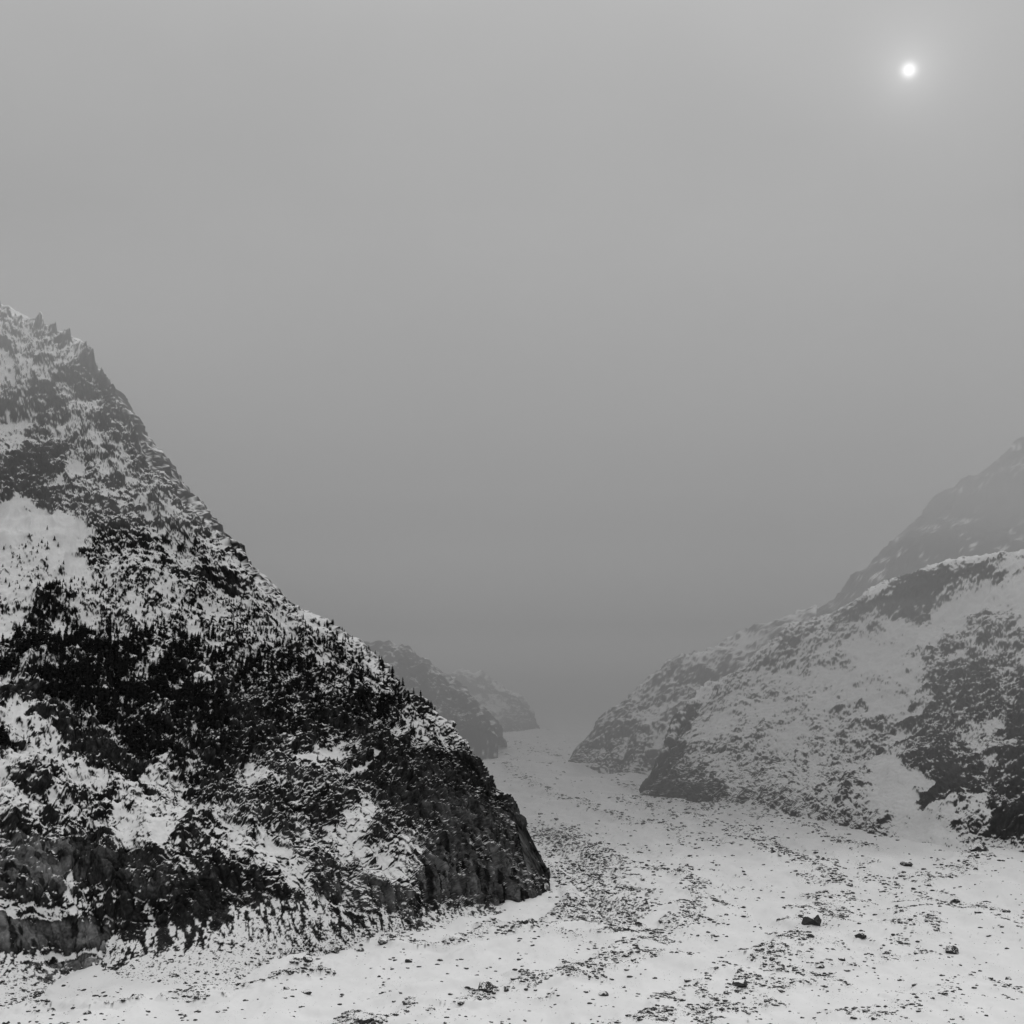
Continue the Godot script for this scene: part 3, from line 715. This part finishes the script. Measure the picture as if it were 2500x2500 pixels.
func make_trees(face: Dictionary) -> void:
	var bark := StandardMaterial3D.new()
	bark.albedo_color = Color(0.05, 0.05, 0.05).linear_to_srgb()
	bark.roughness = 1.0
	var needles := StandardMaterial3D.new()
	needles.albedo_color = Color(0.022, 0.022, 0.022).linear_to_srgb()
	needles.roughness = 1.0
	needles.metallic_specular = 0.1
	var kinds := []
	for k in 5:
		kinds.append(conifer(100 + k, 0.17 + 0.03 * k))
	var nu: int = face.nu
	var nv: int = face.nv
	var pos: PackedVector3Array = face.pos
	var nor: PackedVector3Array = face.nor
	var wood: PackedFloat32Array = face.wood
	var found := []
	for j in range(1, nv - 1):
		for i in range(1, nu - 1):
			var n := j * nu + i
			var w := wood[n]
			if w < 0.03 or nor[n].y < 0.25 or nor[n].z < -0.1:
				continue
			var area := (pos[n + 1] - pos[n]).cross(pos[n + nu] - pos[n]).length()
			if rng.randf() < area * pow(w, 1.4) / 17.0:
				var h := rng.randf_range(5.0, 9.0) + 10.0 * w * rng.randf()
				if pos[n].y > 300.0:
					h *= 0.75
				found.append([pos[n], h, w])
	found.sort_custom(func(a, b): return a[1] / -a[0].z > b[1] / -b[0].z)
	var rest := []
	for k in kinds.size():
		rest.append([])
	for n in found.size():
		var q: Vector3 = found[n][0]
		var h: float = found[n][1]
		var turn := Basis(Vector3.UP, rng.randf() * TAU).scaled(Vector3.ONE * h)
		var kind := n % kinds.size()
		if n < 300:
			var o := Node3D.new()
			o.name = numbered("conifer_tree")
			o.transform = Transform3D(turn, q)
			add_child(o)
			place_mesh("trunk", kinds[kind][0], bark, o)
			place_mesh("crown", kinds[kind][1], needles, o)
			var place := "in the dense forest across the middle of the spur"
			if found[n][2] < 0.42:
				place = "standing apart on open snow above the forest edge"
			elif q.x > -190.0:
				place = "in the thin wood near the nose of the spur"
			elif q.x < -470.0:
				place = "in the forest clump at the left edge"
			elif q.y > 262.0:
				place = "along the upper edge of the forest"
			tag(o, "dark conifer " + place, "tree", "conifers " + place)
		else:
			rest[kind].append(Transform3D(turn, q))
	var wood_node := Node3D.new()
	wood_node.name = "forest"
	tag(wood_node, "mass of small dark conifers covering the middle of the spur", "forest", "", "stuff")
	add_child(wood_node)
	for k in kinds.size():
		scatter("conifers", kinds[k][1], needles, rest[k], wood_node)


func scatter(called: String, mesh: Mesh, m: Material, where: Array, parent: Node) -> void:
	if where.is_empty():
		return
	var mm := MultiMesh.new()
	mm.transform_format = MultiMesh.TRANSFORM_3D
	mm.mesh = mesh
	mm.instance_count = where.size()
	for k in where.size():
		mm.set_instance_transform(k, where[k])
	var o := MultiMeshInstance3D.new()
	o.name = called
	o.multimesh = mm
	o.material_override = m
	o.set_meta("kind", "stuff")
	parent.add_child(o, true)


# ---------------------------------------------------------------- stones

func stone(seed_: int, depth: int, snow: float) -> ArrayMesh:
	var r := RandomNumberGenerator.new()
	r.seed = seed_
	var g := (1.0 + sqrt(5.0)) / 2.0
	var v: Array = []
	for q in [[-1, g, 0], [1, g, 0], [-1, -g, 0], [1, -g, 0], [0, -1, g], [0, 1, g], [0, -1, -g], [0, 1, -g], [g, 0, -1], [g, 0, 1], [-g, 0, -1], [-g, 0, 1]]:
		v.append(Vector3(q[0], q[1], q[2]).normalized())
	var f: Array = [[0, 11, 5], [0, 5, 1], [0, 1, 7], [0, 7, 10], [0, 10, 11], [1, 5, 9], [5, 11, 4], [11, 10, 2], [10, 7, 6], [7, 1, 8], [3, 9, 4], [3, 4, 2], [3, 2, 6], [3, 6, 8], [3, 8, 9], [4, 9, 5], [2, 4, 11], [6, 2, 10], [8, 6, 7], [9, 8, 1]]
	for d in depth:
		var mids := {}
		var nf := []
		for t in f:
			var m := []
			for e in 3:
				var a: int = t[e]
				var b: int = t[(e + 1) % 3]
				var key := Vector2i(mini(a, b), maxi(a, b))
				if not mids.has(key):
					mids[key] = v.size()
					v.append(((v[a] + v[b]) * 0.5).normalized())
				m.append(mids[key])
			nf.append_array([[t[0], m[0], m[2]], [t[1], m[1], m[0]], [t[2], m[2], m[1]], [m[0], m[1], m[2]]])
		f = nf
	var cuts := []
	for k in 9:
		var n := Vector3(r.randf_range(-1, 1), r.randf_range(-0.5, 1), r.randf_range(-1, 1)).normalized()
		cuts.append([n, r.randf_range(0.55, 0.85)])
	var nz := noise(seed_, 0.8, 3)
	for k in v.size():
		var q: Vector3 = v[k] * (1.0 + 0.18 * nz.get_noise_3dv(v[k]))
		for c in cuts:
			var over := q.dot(c[0]) - float(c[1])
			if over > 0.0:
				q -= c[0] * over
		v[k] = Vector3(q.x * 0.55, q.y * 0.36, q.z * 0.5)
	var t := SurfaceTool.new()
	t.begin(Mesh.PRIMITIVE_TRIANGLES)
	t.set_smooth_group(-1)
	for q in f:
		var a: Vector3 = v[q[0]]
		var b: Vector3 = v[q[1]]
		var c: Vector3 = v[q[2]]
		var n := (c - a).cross(b - a).normalized()
		if n.dot(a) < 0.0:
			n = -n
		var dark := 0.05 + 0.03 * nz.get_noise_3dv(a * 6.0)
		var l := lerpf(dark, 0.8, 1.0 if n.y + 0.3 * nz.get_noise_3dv((a + b + c) * 3.0) > snow else 0.0)
		t.set_color(Color(l, l, l))
		for p in ([a, b, c] if (c - a).cross(b - a).dot(a) > 0.0 else [a, c, b]):
			t.add_vertex(p)
	t.generate_normals()
	return t.commit()


func stone_material() -> StandardMaterial3D:
	var m := StandardMaterial3D.new()
	m.vertex_color_use_as_albedo = true
	m.roughness = 0.9
	m.metallic_specular = 0.25
	return m


func boulder(mesh: Mesh, m: Material, at: Transform3D, label: String) -> void:
	var o := place_mesh(numbered("boulder"), mesh, m)
	o.transform = at
	tag(o, label, "boulder", "boulders " + label.substr(label.find(" boulder") + 9) if ALONE.find(label) < 0 else "")


func make_boulders(ice: Ice) -> void:
	var m := stone_material()
	var kinds := []
	for k in 7:
		kinds.append(stone(200 + k, 3, 0.74))
	for k in BOULDERS.size():
		var b: Array = BOULDERS[k]
		var x: float = b[0]
		var z: float = b[1]
		var y := ice.height(x, z, ice.debris(x, z), ice.cracks(x, z))
		var w: float = b[2]
		var at := Transform3D(Basis(Vector3.UP, rng.randf_range(-0.5, 0.5)).scaled(Vector3(w, w * rng.randf_range(0.8, 1.05), w)), Vector3(x, y + w * 0.12, z))
		var size := "big" if w > 9.0 else "small"
		boulder(kinds[k % kinds.size()], m, at, ALONE[k] if k < ALONE.size() else "%s dark boulder %s" % [size, ZONES[b[3]]])


func make_rubble(ice: Ice, spur: Dictionary, flank: Dictionary) -> void:
	var m := stone_material()
	var kinds := []
	var lots := []
	for k in 5:
		kinds.append(stone(300 + k, 1, 0.93))
		lots.append([])
	var found := []
	for k in 1100000:
		var d := 640.0 * pow(3600.0 / 640.0, rng.randf())
		var x := d * rng.randf_range(-0.5, 0.52)
		var de := ice.debris(x, -d)
		var lumps := pow(clampf(0.5 + 1.3 * ice.n_warp.get_noise_2d(x * 1.7, d), 0.0, 1.0), 1.5) * 1.4
		if rng.randf() > (0.075 + (de * de + 0.4 * ice.cracks(x, -d)) * 2.4) * lumps:
			continue
		var w := 0.30 + 3.6 * pow(rng.randf(), 14.0) + 0.45 * de * rng.randf()
		w *= 0.55 + d / 2600.0
		var y := ice.height(x, -d, de, ice.cracks(x, -d))
		found.append([w / d, k % 5, Transform3D(Basis(Vector3.UP, rng.randf() * TAU).scaled(Vector3(w * rng.randf_range(0.9, 1.6), w * 0.8, w)), Vector3(x, y + w * 0.08, -d))])
	var nu: int = spur.nu
	var pos: PackedVector3Array = spur.pos
	var vs: PackedFloat32Array = spur.vs
	for k in 14000:
		var j := rng.randi_range(0, 95)
		var q := pos[j * nu + rng.randi_range(0, nu - 1)]
		var w := 0.4 + 3.0 * pow(rng.randf(), 8.0) + 0.6 * (1.0 - j / 95.0) * rng.randf()
		if rng.randf() < 0.35 + 0.65 * (1.0 - j / 95.0):
			found.append([w / -q.z, k % 5, Transform3D(Basis(Vector3.UP, rng.randf() * TAU).scaled(Vector3(w * 1.3, w * 0.8, w)), q)])
	found.sort_custom(func(a, b): return a[0] > b[0])
	for n in found.size():
		var at: Transform3D = found[n][2]
		if n >= 230:
			lots[found[n][1]].append(at)
			continue
		var near := 0
		var least := 1e9
		for b in BOULDERS:
			var d2 := Vector2(at.origin.x - b[0], (at.origin.z - b[1]) * 0.3).length_squared()
			if d2 < least:
				least = d2
				near = b[3]
		boulder(kinds[found[n][1]], m, at, "little dark boulder " + ZONES[near])
	var node := Node3D.new()
	node.name = "rubble"
	tag(node, "countless small dark stones strewn in bands over the snowy glacier", "rubble", "", "stuff")
	add_child(node)
	for k in 5:
		scatter("stones", kinds[k], m, lots[k], node)
